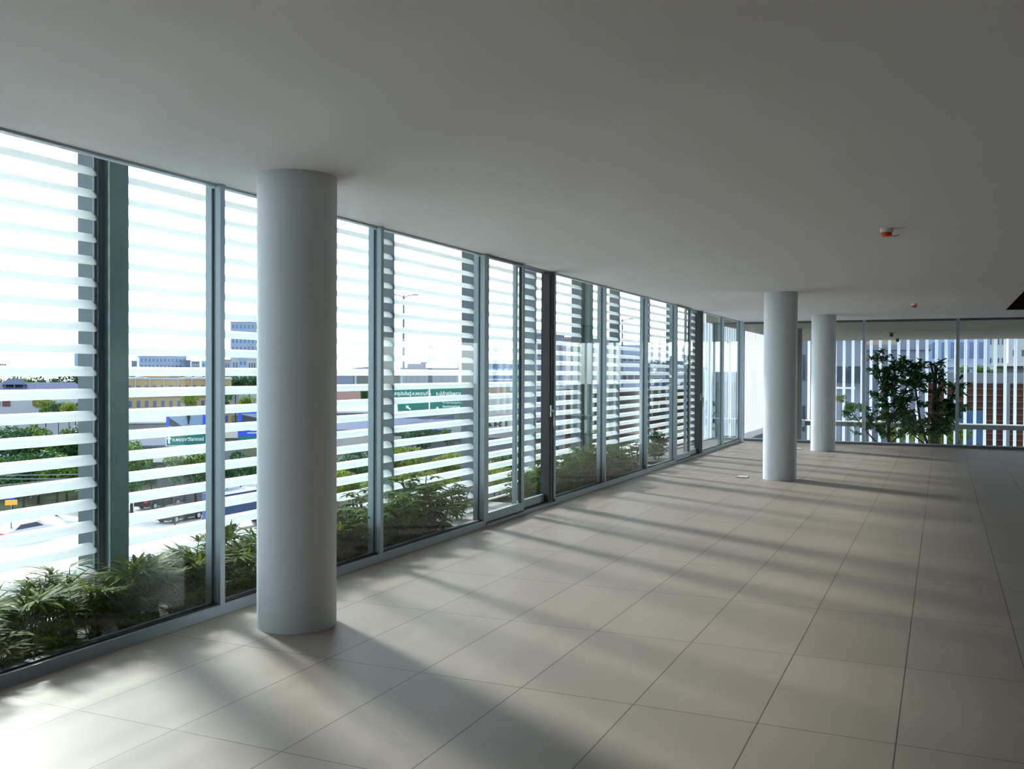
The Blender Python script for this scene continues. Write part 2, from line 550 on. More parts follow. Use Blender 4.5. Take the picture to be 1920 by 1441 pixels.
# ------------------------------------------------------------------ outside of the hall: planters, deck, soffit, courtyard
XL = -5.47      # inner nose of the louver blades
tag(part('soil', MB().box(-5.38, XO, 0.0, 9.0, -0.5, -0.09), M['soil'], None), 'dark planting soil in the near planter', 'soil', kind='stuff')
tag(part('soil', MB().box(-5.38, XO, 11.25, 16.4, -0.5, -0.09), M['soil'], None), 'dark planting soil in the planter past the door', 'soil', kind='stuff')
deck = MB()
for y0, y1 in ((9.0, 11.25), (16.4, 26.0)):
    n = int((y1 - y0) / 0.15)
    for k in range(n):
        deck.box(-5.42, XO - 0.03, y0 + k * 0.15, y0 + k * 0.15 + 0.143, -0.10, -0.05)
tag(part('floor_deck', deck, M['deck'], None), 'narrow grey boarded ledge outside the side glazing', 'deck', kind='structure')
tag(part('slab', MB().box(-5.46, -5.385, -1, 26, -0.55, -0.04).box(-5.46, XO, -1, 26, -0.62, -0.5).box(-5.42, XO, 9.0, 9.05, -0.5, -0.1).box(-5.42, XO, 11.2, 11.25, -0.5, -0.1)
         .box(-5.42, XO, 16.4, 16.45, -0.5, -0.1).box(XG - 0.06, XR, YB, YG + 0.12, -0.55, -0.25), M['planter'], None), 'dark concrete slab edge holding the planter', 'slab', kind='structure')
# soffit over the courtyard, its far beam and the low walkway
tag(part('ceiling_soffit', MB().box(-5.36, XR, YG + 0.1, 38.2, CZ + 0.02, CZ + 0.4), M['soffit'], None), 'beige soffit over the courtyard beyond the end glazing', 'soffit', kind='structure')
tag(part('ceiling_roof', MB().box(-5.9, XR + 0.2, YB - 0.2, 38.6, CZ + 0.5, CZ + 0.75), M['concrete'], None), 'roof slab above the hall', 'roof', kind='structure')
tag(part('slab_beam', MB().box(-5.4, XR, 37.75, 38.1, -0.32, -0.14).box(-5.4, XR, 37.7, 38.15, -0.16, -0.13, 1), [M['kerb'], M['white']], None), 'horizontal concrete beam along the far white fins', 'beam', kind='structure')
tag(part('slab_walkway', MB().box(-5.42, -4.75, 26.0, 37.7, -0.34, -0.16).box(-4.85, -4.75, 26.0, 37.7, -0.16, -0.10), M['concrete'], None), 'grey ledge below the glowing side fins', 'ledge', kind='structure')
tag(part('floor_courtyard', MB().box(-5.6, XR, YG + 0.1, 38.6, -4.3, -4.0), M['concrete'], None), 'low courtyard floor', 'courtyard floor', kind='structure')
tag(part('wall_lower', MB().box(-5.4, XR, YG, YG + 0.12, -11.6, -0.56).box(-5.46, -5.38, -1, YG, -11.6, -0.62), M['concrete'], None), 'building wall below the hall', 'wall', kind='structure')

# ------------------------------------------------------------------ louver screens of the side facade
PITCH_Z, Z_TOP = 0.157, 1.657
prof = [(0.010, -0.064), (0.002, -0.060)]
prof += [(0.068 - 0.068 * math.cos(q * PI / 2 / 9), -0.056 + 0.061 * math.sin(q * PI / 2 / 9)) for q in range(10)]     # rounded inner nose
prof += [(0.09, 0.0035), (0.115, -0.001), (0.132, -0.006), (0.135, -0.010), (0.130, -0.014), (0.10, -0.028), (0.065, -0.046), (0.03, -0.061)]
slat_prof = [(-u, z) for u, z in prof]
ks = list(range(-12, 12))
SCL = ['louver screen of white blades out past the frame edge', 'louver screen at the frame edge, outside the first palms', 'louver screen outside the first palms, left of the dark steel post',
       'louver screen right of the dark steel post, behind the nearest column', 'louver screen just behind the nearest column, before the first grey fin plate',
       'louver screen with the green road sign behind it', 'louver screen outside the near sliding door', 'louver screen ending at the second dark steel post',
       'louver screen just right of the second dark steel post', 'louver screen two bays right of the second dark steel post', 'louver screen behind the small potted tree',
       'last louver screen, beside the upright fins']
finm = {}
bays = [(y, y + 2.0) for y in (-1.0, 1.0, 3.0, 5.0, 7.0, 9.0, 11.0, 13.0, 15.0, 17.0, 19.0, 21.0)]
for bi, (ya, yb) in enumerate(bays):
    ya2 = ya + (0.16 if ya in (5.0, 15.0) else 0.012)
    r = thing('louver_screen', SCL[bi], 'louver screen', (XL, ya, 0), 'white louver screens of the side facade')
    L_ = yb - ya2 - 0.012
    key = round(L_, 3)
    if key not in finm:
        finm[key] = MB().prism(slat_prof, 'y', 0, L_).mesh('slat', M['slat'], 28)
    for k in ks:
        link('slat', finm[key], r, (0, ya2 - ya, Z_TOP + k * PITCH_Z))
    pl = MB().box(-0.19, 0.012, 1.988, 2.0, -0.3, CZ + 0.49)
    part('fin_plate', pl, M['fin'], r)

for y, lab in ((5.055, 'dark green-grey steel post outside the nearest glass bay'), (15.055, 'dark green-grey steel post outside past the near sliding door'), (25.055, 'dark steel post outside at the corner beside the upright fins')):
    mb = MB()
    mb.box(-5.345, -5.33, y - 0.085, y + 0.085, -0.6, CZ + 0.5)
    mb.box(-5.495, -5.48, y - 0.085, y + 0.085, -0.6, CZ + 0.5)
    mb.box(-5.48, -5.345, y - 0.006, y + 0.006, -0.6, CZ + 0.5)
    o = part('column_steel', mb, M['steel'], None)
    tag(o, lab, 'steel post', kind='structure')

# upright fins: along the side beyond the louvers, and across the far side of the courtyard
NOSE = 0.10
fprof = [(-NOSE / 2, 0.012), (-NOSE / 2 + 0.012, 0), (NOSE / 2 - 0.012, 0), (NOSE / 2, 0.012), (NOSE / 2 - 0.01, 0.09), (0.012, 0.17), (-0.012, 0.17), (-NOSE / 2 + 0.01, 0.09)]
fin_far = MB().prism(fprof, 'z', -4.0, 3.36).mesh('fin', M['upright'], 28)
fin_side = MB().prism([(-v, u) for u, v in fprof], 'z', -0.24, 3.36).mesh('fin', M['upright'], 28)
r = thing('fin_screen', 'screen of upright white fins glowing along the side beyond the louvers', 'fin screen', (XL, 23.1, 0), 'white upright fin screens')
for k in range(46):
    link('fin', fin_side, r, (0, k * 0.32 + 0.2, 0))
part('rail', MB().box(-0.16, -0.02, 0, 15.1, -0.26, -0.22).box(-0.16, -0.02, 0, 15.1, 3.3, 3.36), M['upright'], r)
r = thing('fin_screen', 'screen of upright white fins across the far side of the courtyard', 'fin screen', (-5.33, 38.25, 0), 'white upright fin screens')
for k in range(46):
    link('fin', fin_far, r, (k * 0.32, 0, 0))

# ------------------------------------------------------------------ small fittings
for x, y, lab in ((-0.45, 8.85, 'nearest orange-capped smoke detector on the ceiling'), (-0.47, 18.4, 'farther orange-capped smoke detector on the ceiling near the end glazing')):
    r = thing('smoke_detector', lab, 'smoke detector', (x, y, CZ), 'ceiling detectors')
    part('base', MB().lathe([(0, 0), (0.055, 0), (0.055, -0.018), (0.046, -0.032), (0, -0.034)], 0, 0, 32), M['white'], r, 40)
    part('dust_cap', MB().lathe([(0.042, -0.03), (0.046, -0.045), (0.040, -0.062), (0.028, -0.068), (0, -0.068)], 0, 0, 32), M['orange'], r, 40)
    part('pull_tab', MB().tube([(0.035, 0, -0.064), (0.07, -0.005, -0.066), (0.10, 0.005, -0.058)], 0.004, 6), M['socket'], r)
for x, y, lab in ((-1.43, 31.3, 'nearer small dark spot fitting on the courtyard soffit'), (-1.46, 36.4, 'farther small dark spot fitting on the courtyard soffit')):
    r = thing('ceiling_lamp', lab, 'ceiling lamp', (x, y, CZ + 0.02), 'soffit lamps')
    part('base', MB().lathe([(0, 0), (0.09, 0), (0.09, -0.03), (0, -0.03)], 0, 0, 20), M['socket'], r)
    part('lamp_head', MB().lathe([(0.05, -0.03), (0.06, -0.10), (0.045, -0.13), (0, -0.13)], 0, 0, 20), M['dark'], r, 40)
for x, y, lab in ((-2.85, 15.17, 'small pale floor box beside the middle column'), (-2.84, 21.4, 'small pale floor box beside the far indoor column')):
    r = thing('floor_box', lab, 'floor box', (x, y, 0), 'raised floor boxes')
    part('lid', MB().prism([(-0.075, 0), (0.075, 0), (0.068, 0.022), (-0.068, 0.022)], 'y', -0.075, 0.075), M['white'], r)
    part('rim', MB().box(-0.09, 0.09, -0.09, 0.09, 0, 0.006), M['socket'], r)


# ------------------------------------------------------------------ plants
def strip_leaf(mb, base, d, up, length, width, droop, mi, seg=4):
    """one bent leaf blade as a tapering strip"""
    d = d.normalized()
    side = d.cross(up)
    if side.length < 1e-3:
        side = d.cross(Vector((1, 0, 0)))
    side.normalize()
    pts = []
    p = Vector(base)
    dd = Vector(d)
    wd = [0.25, 0.85, 1.0, 0.7, 0.05] if seg == 4 else [0.15, 1.0, 0.75, 0.05]
    n = len(mb.v)
    for i in range(seg + 1):
        ww = wd[i] * width / 2
        mb.v.append(tuple(p - side * ww))
        mb.v.append(tuple(p + side * ww))
        p = p + dd * (length / seg)
        dd = (dd + Vector((0, 0, -droop / seg))).normalized()
    for i in range(seg):
        a = n + 2 * i
        mb.f.append((a, a + 1, a + 3, a + 2))
        mb.m.append(mi)


def palm_meshes(seed, hgt):
    R_ = random.Random(seed)
    lv, st = MB(), MB()
    for k in range(22):
        a = R_.uniform(0, 2 * PI)
        lean = R_.uniform(0.05, 0.5)
        hh = hgt * R_.uniform(0.42, 1.0)
        tip = Vector((math.cos(a) * lean * hh * 0.75, math.sin(a) * lean * hh * 0.75, hh))
        b0 = Vector((R_.uniform(-0.06, 0.06), R_.uniform(-0.06, 0.06), 0))
        st.tube([b0, b0.lerp(tip, 0.5) + Vector((0, 0, 0.03)), tip], [0.006, 0.0045, 0.003], 5)
        ctr = Vector((math.cos(a), math.sin(a), R_.uniform(0.1, 0.9))).normalized()
        sd_ = Vector((-math.sin(a), math.cos(a), 0))
        nl = R_.randint(6, 9)
        yel = 1 if R_.random() < 0.07 else 0
        for q in range(nl):
            u = (q - (nl - 1) / 2) / (nl - 1) * 2.3
            dr = ctr * math.cos(u) + sd_ * math.sin(u) + Vector((0, 0, 0.12 * R_.random()))
            strip_leaf(lv, tip, dr, Vector((0, 0, 1)), R_.uniform(0.16, 0.26), R_.uniform(0.018, 0.03), R_.uniform(0.3, 1.0), yel)
    return lv.mesh('foliage', [M['palm'], M['yellow']]), st.mesh('stem', M['stem'])


def umbrella_meshes(seed, hgt):
    R_ = random.Random(seed)
    lv, st = MB(), MB()
    for s_ in range(6):
        a0 = R_.uniform(0, 2 * PI)
        top = Vector((math.cos(a0) * 0.12, math.sin(a0) * 0.12, hgt * R_.uniform(0.62, 1.0)))
        base = Vector((math.cos(a0) * 0.03, math.sin(a0) * 0.03, 0))
        st.tube([base, base.lerp(top, 0.5) + Vector((0.01, 0.01, 0)), top], [0.008, 0.007, 0.005], 6)
        for k in range(10):
            f_ = 0.12 + 0.88 * k / 9
            p0 = base.lerp(top, f_)
            a = a0 + k * 2.4 + R_.uniform(-0.3, 0.3)
            pl = R_.uniform(0.07, 0.14)
            tip = p0 + Vector((math.cos(a) * pl, math.sin(a) * pl, R_.uniform(0.0, 0.08)))
            st.tube([p0, tip], [0.003, 0.002], 4)
            nl = R_.randint(7, 9)
            for q in range(nl):
                b_ = 2 * PI * q / nl + a
                dr = Vector((math.cos(b_), math.sin(b_), R_.uniform(-0.15, 0.30)))
                strip_leaf(lv, tip, dr, Vector((0, 0, 1)), R_.uniform(0.08, 0.125), R_.uniform(0.03, 0.044), R_.uniform(0.4, 1.1), 0, 3)
    return lv.mesh('foliage', M['schef']), st.mesh('stem', M['stem'])


palms = [palm_meshes(s, h) for s, h in ((1, 0.42), (2, 0.47), (3, 0.40), (4, 0.45))]
umbs = [umbrella_meshes(s, h) for s, h in ((11, 0.46), (12, 0.54), (13, 0.50))]


def plant(name, pair, label, cat, loc, rz, sc, group):
    r = thing(name, label, cat, loc, group, rz=rz)
    r.scale = (sc, sc, sc)
    link('foliage', pair[0], r)
    link('stem', pair[1], r)
    return r


R1 = random.Random(5)
for row, (xx, rn) in enumerate(((-4.76, 'glass side'), (-5.13, 'louver side'), (-4.635, 'low front'))):
    n = 17
    for k in range(n):
        y = 3.15 + k * 0.235 + (0.0, 0.15, 0.10)[row] + R1.uniform(-0.06, 0.06)
        plant('lady_palm', palms[R1.randrange(4)], 'fan-leaved palm, %s from the near end of the %s palm row' % (ORD[k], rn), 'palm plant',
              ((-4.95 if row == 1 and abs(y - 5.05) < 0.4 else xx) + R1.uniform(-0.04, 0.04), y, -0.09), R1.uniform(0, 6.28), R1.uniform(0.88, 1.08) if row < 2 else R1.uniform(0.5, 0.62), 'fan-leaved palms in the near planter')
for row, (xx, rn) in enumerate(((-4.78, 'glass side'), (-5.14, 'louver side'))):
    for k in range(7):
        y = 7.0 + k * 0.29 + (0.14 if row else 0)
        sc = R1.uniform(0.85, 1.05) * (1.3 if k == 6 else 1.0)
        plant('umbrella_plant', umbs[R1.randrange(3)], 'umbrella plant before the sliding door, %s of the %s row' % (ORD[k], rn), 'shrub',
              (xx + R1.uniform(-0.06, 0.06), min(y, 8.85), -0.09), R1.uniform(0, 6.28), sc, 'umbrella plants before the near door')
for row, (xx, rn) in enumerate(((-4.78, 'glass side'), (-5.14, 'louver side'))):
    for k in range(14):
        y = 11.45 + k * 0.335 + (0.16 if row else 0)
        sc = R1.uniform(0.85, 1.02) * (1.2 if k in (6, 7, 13) else 1.0)
        plant('umbrella_plant', umbs[R1.randrange(3)], 'umbrella plant past the sliding door, %s of the %s row' % (ORD[k], rn), 'shrub',
              ((-4.95 if row and abs(y - 15.05) < 0.4 else xx) + R1.uniform(-0.06, 0.06), min(y, 16.2), -0.09), R1.uniform(0, 6.28), sc, 'umbrella plants past the near door')
plant('umbrella_plant', umbs[0], 'lone umbrella plant on the ledge outside the near sliding door', 'shrub', (-5.05, 9.75, -0.05), 0.7, 0.95, 'umbrella plants outside the near door')


def branch_tree(seed, stems, leaf_len, zmin, spread):
    """multi-stemmed small tree: returns foliage and trunk builders; stems = list of polylines (points, radii)"""
    R_ = random.Random(seed)
    lv, tr = MB(), MB()
    for pts, r0, twigs in stems:
        n = len(pts)
        tr.tube(pts, [r0 * (1 - 0.6 * i / (n - 1)) for i in range(n)], 8)
        for k in range(twigs):
            f_ = R_.uniform(0, 1)
            i = min(int(f_ * (n - 1)), n - 2)
            p = Vector(pts[i]).lerp(Vector(pts[i + 1]), f_ * (n - 1) - i)
            if p.z < zmin:
                continue
            a = R_.uniform(0, 2 * PI)
            ln = R_.uniform(0.2, 1.0) * spread
            tip = p + Vector((math.cos(a) * ln, math.sin(a) * ln, R_.uniform(-0.1, 0.6) * ln))
            tr.tube([p, p.lerp(tip, 0.5) + Vector((0, 0, -0.02)), tip], [r0 * 0.28, r0 * 0.2, r0 * 0.12], 5)
            for g in range(3):
                q0 = p.lerp(tip, 1.0 - g * 0.22)
                for q in range(8):
                    b_ = R_.uniform(0, 2 * PI)
                    dr = Vector((math.cos(b_), math.sin(b_), R_.uniform(-0.5, 0.8)))
                    strip_leaf(lv, q0, dr, Vector((0, 0, 1)), leaf_len * R_.uniform(0.7, 1.2), leaf_len * 0.36, R_.uniform(0.2, 1.0), 0, 3)
    return lv, tr


def put_tree(name, label, loc, lv, tr, group=None, base=None):
    r = thing(name, label, 'tree', loc, group)
    part('foliage', lv, M['tleaf'], r)
    part('trunk', tr, M['bark'], r, 60)
    return r


# small potted tree on the ledge
st = [([(0, 0, 0.04), (0.01, 0.0, 0.25), (-0.01, 0.01, 0.45), (0.0, 0.02, 0.56)], 0.012, 44), ([(0.03, 0.02, 0.04), (0.09, 0.05, 0.2), (0.15, 0.06, 0.42)], 0.009, 30),
      ([(0.0, -0.02, 0.04), (-0.04, -0.10, 0.2), (-0.05, -0.2, 0.36)], 0.009, 26)]
lv, tr = branch_tree(3, st, 0.085, 0.12, 0.14)
r = put_tree('potted_tree', 'small bushy young tree on a dark square tray outside the glass', (-4.92, 17.55, -0.05), lv, tr)
part('tray', MB().prism([(-0.17, 0), (0.17, 0), (0.2, 0.05), (-0.2, 0.05)], 'y', -0.45, 0.45), M['soil'], r)
# two big trees in the courtyard
st = [([(0.05, 0, 0), (0.0, 0, 3.2), (-0.03, 0, 4.4), (-0.1, 0.1, 5.0)], 0.075, 4),
      ([(-0.03, 0, 4.3), (-0.12, 0.05, 5.0), (-0.28, 0.0, 5.6), (-0.40, 0.1, 6.25)], 0.04, 37), ([(-0.1, 0.1, 5.0), (0.08, 0.1, 5.5), (0.2, 0.0, 6.0)], 0.035, 37),
      ([(0.0, 0, 4.2), (0.25, 0.1, 4.7), (0.5, 0.1, 5.4), (0.62, 0, 5.9)], 0.035, 37), ([(0.0, 0, 3.8), (-0.5, 0.1, 4.2), (-0.85, 0.0, 4.8)], 0.03, 22),
      ([(-0.05, 0, 3.3), (-0.6, 0.0, 3.9), (-1.05, 0.0, 4.5)], 0.028, 17), ([(0.02, 0, 3.6), (0.4, -0.2, 4.0), (0.8, -0.3, 4.3)], 0.025, 17)]
lv, tr = branch_tree(21, st, 0.21, 3.75, 0.46)
put_tree('courtyard_tree', 'leafy tree with a forked slim trunk behind the end glazing, left of the pair', (-1.40, 30.0, -4.0), lv, tr, 'courtyard trees')
st = [([(0.0, 0, 0), (-0.02, 0, 3.0), (0.0, 0.05, 4.5), (0.05, 0.1, 5.9)], 0.11, 33), ([(0.1, 0.1, 0), (0.12, 0.1, 3.2), (0.1, 0.0, 5.0), (-0.1, 0, 6.0)], 0.07, 39),
      ([(-0.02, 0, 3.2), (-0.35, 0.1, 4.2), (-0.5, 0.0, 5.3), (-0.45, 0, 5.95)], 0.045, 48), ([(0.05, 0.0, 3.6), (0.4, 0.1, 4.5), (0.55, 0.1, 5.4)], 0.04, 48),
      ([(0.0, 0, 3.4), (-0.55, 0.1, 3.9), (-0.75, 0.0, 4.6)], 0.03, 24), ([(0.05, 0, 3.9), (0.45, 0, 4.3), (0.85, 0, 4.75)], 0.03, 19)]
lv, tr = branch_tree(22, st, 0.21, 3.85, 0.44)
put_tree('courtyard_tree', 'dense leafy tree with a thick dark trunk behind the end glazing, right of the pair', (-0.22, 30.0, -4.0), lv, tr, 'courtyard trees')

# ------------------------------------------------------------------ the city outside
GZ = -11.7
tag(part('ground', MB().box(-700, 500, -150, 1100, GZ - 0.3, GZ), M['ground'], None), 'ground of the city outside', 'ground', kind='structure')
tag(part('road', MB().box(-78, -50, -60, 400, GZ, GZ + 0.05), M['road'], None), 'wide sunlit pale concrete road outside the side facade', 'road', kind='structure')


def facing(px, d):
    """heading that turns a facade at pixel column px towards the eye"""
    p = at(px, 700, d)
    return math.atan2(p.y, p.x) - PI / 2


def building(name, label, cat, px0, px1, py_top, d, facade, rows=0, cols=0, wm='win', depth=14, turn=0.0, ww=0.55, wh=0.5, roof=None, z0=None, group=None, margin=0.6, band=None):
    """a block whose front spans the pixel columns px0..px1 at d metres; every window is a part of its own"""
    a, b = at(px0, 700, d), at(px1, 700, d)
    ctr = (a + b) / 2
    wd = (b - a).length
    zt = at((px0 + px1) / 2, py_top, d).z
    zb = GZ if z0 is None else z0
    r = thing(name, label, cat, (ctr.x, ctr.y, zb), group, rz=facing((px0 + px1) / 2, d) + turn)
    hh = zt - zb
    part('wall', MB().box(-wd / 2, wd / 2, 0, depth, 0, hh), M[facade], r)
    part('parapet', MB().box(-wd / 2 - 0.2, wd / 2 + 0.2, -0.2, depth + 0.2, hh, hh + 0.35), M[roof or facade], r)
    if rows:
        dx, dz = (wd - margin) / cols, 3.2
        me = MB().box(-dx * ww / 2, dx * ww / 2, -0.06, 0.05, -dz * wh / 2, dz * wh / 2).mesh('window', M[wm])
        for i in range(rows):
            for j in range(cols):
                link('window', me, r, (-wd / 2 + margin / 2 + dx * (j + 0.5), 0, hh - 1.9 - i * dz))
    if band:
        for i in range(rows):
            part('floor_band', MB().box(-wd / 2 - 0.1, wd / 2 + 0.1, -0.35, 0.0, hh - 3.6 - i * 3.2, hh - 3.25 - i * 3.2), M[band], r)
    return r


# far skyline seen over the louvers
building('office_building', 'long hazy pale blue office block on the skyline right of the dark steel post', 'building', 264, 348, 668, 480, 'bblue', 4, 12, 'win', turn=0.1)
building('office_building', 'low dark blue block joined to the right end of the long hazy pale blue office block', 'building', 340, 357, 676, 470, 'canopy', 2, 3, 'win')
building('office_building', 'small grey tower just right of the dark blue skyline block', 'building', 359, 374, 678, 520, 'blilac', 2, 3, 'winlight')
building('office_building', 'small cyan tower at the left of the first frame post', 'building', 378, 396, 677, 520, 'winlight', 2, 3, 'win')
building('office_building', 'small pale block with a palm at the left end of the skyline blocks', 'building', 247, 266, 677, 500, 'bgrey', 2, 2, 'win')
building('tower_block', 'slim hazy pale blue tower just left of the dark steel post', 'building', 140, 159, 660, 600, 'bblue', 6, 3, 'winlight')
building('hospital_block', 'tall hazy pale blue block with grouped windows just left of the nearest column', 'building', 433, 500, 604, 420, 'bblue', 8, 9, 'win', turn=-0.12, ww=0.45)
building('apartment_house', 'pinkish low house left of the small white flats on the skyline', 'building', 416, 432, 675, 330, 'bpink', 1, 3, 'win')
building('apartment_house', 'small blue and white flats beside the pinkish low house', 'building', 434, 448, 672, 290, 'bwhite', 3, 2, 'win')
building('apartment_house', 'small white flats with dark windows just left of the nearest column', 'building', 464, 486, 673, 280, 'bwhite', 3, 4, 'windark')

# ochre flats with roof tanks
r = building('apartment_house', 'long ochre block of flats with white water tanks on the roof', 'building', 226, 430, 711, 200, 'byell', 3, 14, 'win', ww=0.42, wh=0.42, roof='bwhite', band='bgrey')
ht = at(300, 711, 200).z - GZ
part('stair_house', MB().box(-5.6, 0.9, 2.0, 7.0, ht, ht + 2.6), M['btan'], r)
part('roof_door', MB().box(-0.9, 0.5, 1.9, 2.0, ht + 0.1, ht + 2.0), M['win'], r)
for tx in (-10.2, -7.0, 2.6, 4.8, 6.8):
    part('water_tank', MB().lathe([(0, ht + 0.35), (0.75, ht + 0.35), (0.8, ht + 1.3), (0.5, ht + 1.75), (0.2, ht + 1.9), (0, ht + 1.9)], tx, 3.0, 16), M['water'], r, 40)
for j in range(8):
    part('parapet_post', MB().box(-10.5 + j * 2.75, -10.3 + j * 2.75, -0.25, -0.05, ht - 3.2, ht), M['bwhite'], r)

# white house with a hipped blue-grey roof at the left edge
p0 = at(66, 731, 150)
r = thing('house', 'pale house with a long blue-grey tiled roof at the left frame edge', 'building', (p0.x, p0.y, GZ), rz=facing(66, 150))
hw, ze, zr = 7.2, at(66, 730, 150).z - GZ, at(66, 717, 150).z - GZ
part('wall', MB().box(-hw, hw - 0.6, 0, 9, 0, ze), M['bwhite'], r)
mb = MB()
mb.poly([(-hw - 0.4, -0.6, ze), (hw, -0.6, ze), (hw - 1.4, 4.5, zr), (-hw + 0.4, 4.5, zr)]).poly([(hw, -0.6, ze), (hw, 9.6, ze), (hw - 1.4, 4.5, zr)])
mb.poly([(hw, 9.6, ze), (-hw - 0.4, 9.6, ze), (-hw + 0.4, 4.5, zr), (hw - 1.4, 4.5, zr)]).poly([(-hw - 0.4, 9.6, ze), (-hw - 0.4, -0.6, ze), (-hw + 0.4, 4.5, zr)])
mb.poly([(-hw - 0.4, -0.6, ze), (-hw - 0.4, 9.6, ze), (hw, 9.6, ze), (hw, -0.6, ze)])
part('roof', mb, M['roof'], r)
mb = MB().poly([(-4.6, 0.4, zr - 0.3), (-1.2, 0.4, zr - 0.3), (-1.9, 2.4, zr + 0.6), (-3.9, 2.4, zr + 0.6)]).poly([(-4.6, 4.4, zr - 0.3), (-1.2, 4.4, zr - 0.3), (-1.9, 2.4, zr + 0.6), (-3.9, 2.4, zr + 0.6)])
mb.poly([(-4.6, 0.4, zr - 0.3), (-4.6, 4.4, zr - 0.3), (-3.9, 2.4, zr + 0.6)]).poly([(-1.2, 0.4, zr - 0.3), (-1.2, 4.4, zr - 0.3), (-1.9, 2.4, zr + 0.6)])
mb.box(-4.3, -4.1, 0.6, 0.8, ze, zr - 0.3).box(-1.7, -1.5, 0.6, 0.8, ze, zr - 0.3).box(-3.0, -2.8, 0.6, 0.8, ze, zr - 0.3)
part('roof_lantern', mb, M['roof'], r)
for wx in (-5.4, -4.0, 0.2, 1.5):
    part('window', MB().box(wx - 0.55, wx + 0.55, -0.08, 0.05, ze - 2.6, ze - 1.3), M['rust'], r)
p0 = at(140, 750, 165)
r = thing('house', 'small gabled pale house left of the dark steel post', 'building', (p0.x, p0.y, GZ), rz=facing(140, 165))
ze, zr = at(140, 755, 165).z - GZ, at(140, 746, 165).z - GZ
part('wall', MB().prism([(-2.2, 0), (2.2, 0), (2.2, ze), (0, zr), (-2.2, ze)], 'y', 0, 8), M['bpink'], r)
part('roof', MB().prism([(-2.6, ze - 0.2), (0, zr), (2.6, ze - 0.2), (2.6, ze), (0, zr + 0.25), (-2.6, ze)], 'y', -0.5, 8.5), M['roof'], r)
part('window', MB().box(-0.6, 0.9, -0.08, 0.05, ze - 1.6, ze - 1.0), M['blue'], r)

# blue pavilion with a swept roof behind the nearest column
p0 = at(690, 700, 180)
r = thing('pavilion', 'dark blue pavilion with a low swept roof right of the nearest column', 'building', (p0.x, p0.y, GZ), rz=facing(690, 180))
zr, ze, zb = at(690, 687, 180).z - GZ, at(690, 696, 180).z - GZ, at(690, 735, 180).z - GZ
mb = MB()
pr = [(-9, ze + 0.1), (-5, ze + 0.35), (-2, ze + 0.7), (0, zr), (2, ze + 0.8), (4, ze + 0.3), (7.2, ze - 0.3), (7.2, ze - 0.6), (-9, ze - 0.5)]
mb.prism(pr, 'y', -1.5, 10)
part('roof', mb, M['canopy'], r)
part('wall', MB().box(-8, 6.2, 3, 9, 0, ze - 0.4), M['dark'], r)
part('side_wall', MB().box(-8.2, -2.8, -0.2, 3, 0, ze - 0.4), M['truck'], r)
for x in (-2.3, 0.9, 3.8, 6.2):
    part('pillar', MB().box(x - 0.2, x + 0.2, -0.4, 0, 0, ze - 0.4), M['bblue'], r)

building('villa', 'pale lilac building with a small rooftop room behind the green road sign', 'building', 752, 860, 692, 215, 'blilac', 2, 9, 'bgrey', ww=0.6, wh=0.7)
p0 = at(787, 690, 216)
r = thing('roof_room', 'small domed rooftop room above the pale lilac building', 'building', (p0.x, p0.y, at(787, 692, 216).z + 0.35), rz=facing(787, 216))
part('wall', MB().box(-2.8, 1.4, 1, 5, 0, 0.9).box(0.2, 1.6, 0.8, 4, 0.9, 1.5), M['blilac'], r)
part('roof', MB().prism([(-0.1, 1.5), (1.9, 1.5), (1.6, 1.85), (0.3, 1.85)], 'y', 0.6, 4.4), M['bgrey'], r)
building('glass_building', 'blue glass building between the wide frame post and the sliding door', 'building', 905, 992, 679, 190, 'win', 3, 7, 'winlight', ww=0.8, wh=0.4, band='bwhite')
building('tower_block', 'grey-blue flats with dark windows behind the near sliding door jamb', 'building', 1000, 1056, 628, 120, 'blilac', 6, 4, 'windark', ww=0.55, wh=0.45, band='bwhite')
building('tower_block', 'pinkish flats right of the grey-blue flats behind the second steel post', 'building', 1056, 1160, 636, 135, 'bpink', 6, 6, 'win', ww=0.5, wh=0.4, band='bwhite')
building('tower_block', 'hazy pale blue block between the second steel post and the potted tree', 'building', 1160, 1205, 650, 160, 'bblue', 4, 3, 'windark', ww=0.8, wh=0.3)
building('tower_block', 'white block behind the small potted tree', 'building', 1206, 1330, 655, 150, 'bwhite', 5, 8, 'win', ww=0.6, wh=0.35)
building('low_building', 'brown brick building low behind the louvers past the near sliding door', 'building', 1060, 1400, 737, 85, 'bbrown', 2, 14, 'windark', ww=0.5, wh=0.3, band='btan')
building('shed', 'long tan hoarding below the blue glass building', 'hoarding', 890, 955, 722, 150, 'bbeige')
# white rooftop lettering
p0 = at(934, 790, 110)
r = thing('letter_board', 'white board with dark capital letters below the tan hoarding', 'sign', (p0.x, p0.y, GZ), rz=facing(934, 110))
zb, zt = at(934, 812, 110).z - GZ, at(934, 742, 110).z - GZ
part('board', MB().box(-2.2, 1.7, 0, 0.3, 0, zt), M['water'], r)


def letters(parent, text, size, x, z, m, y=-0.03, sx=1.0, align='LEFT', name='lettering', lab=None, bold=0.0):
    cu = bpy.data.curves.new('lettering', 'FONT')
    cu.body = text
    cu.size = size
    cu.align_x = align
    cu.offset = bold
    cu.extrude = 0.01
    to = bpy.data.objects.new('lettering', cu)
    C.objects.link(to)
    bpy.context.view_layer.update()
    me = bpy.data.meshes.new_from_object(to.evaluated_get(bpy.context.evaluated_depsgraph_get()))
    bpy.data.objects.remove(to)
    bpy.data.curves.remove(cu)
    me.materials.clear()
    me.materials.append(m)
    me.transform(Matrix.Translation((x, y, z)) @ Matrix.Rotation(PI / 2, 4, 'X') @ Matrix.Diagonal((sx, 1, 1, 1)))
    return link(name, me, parent)


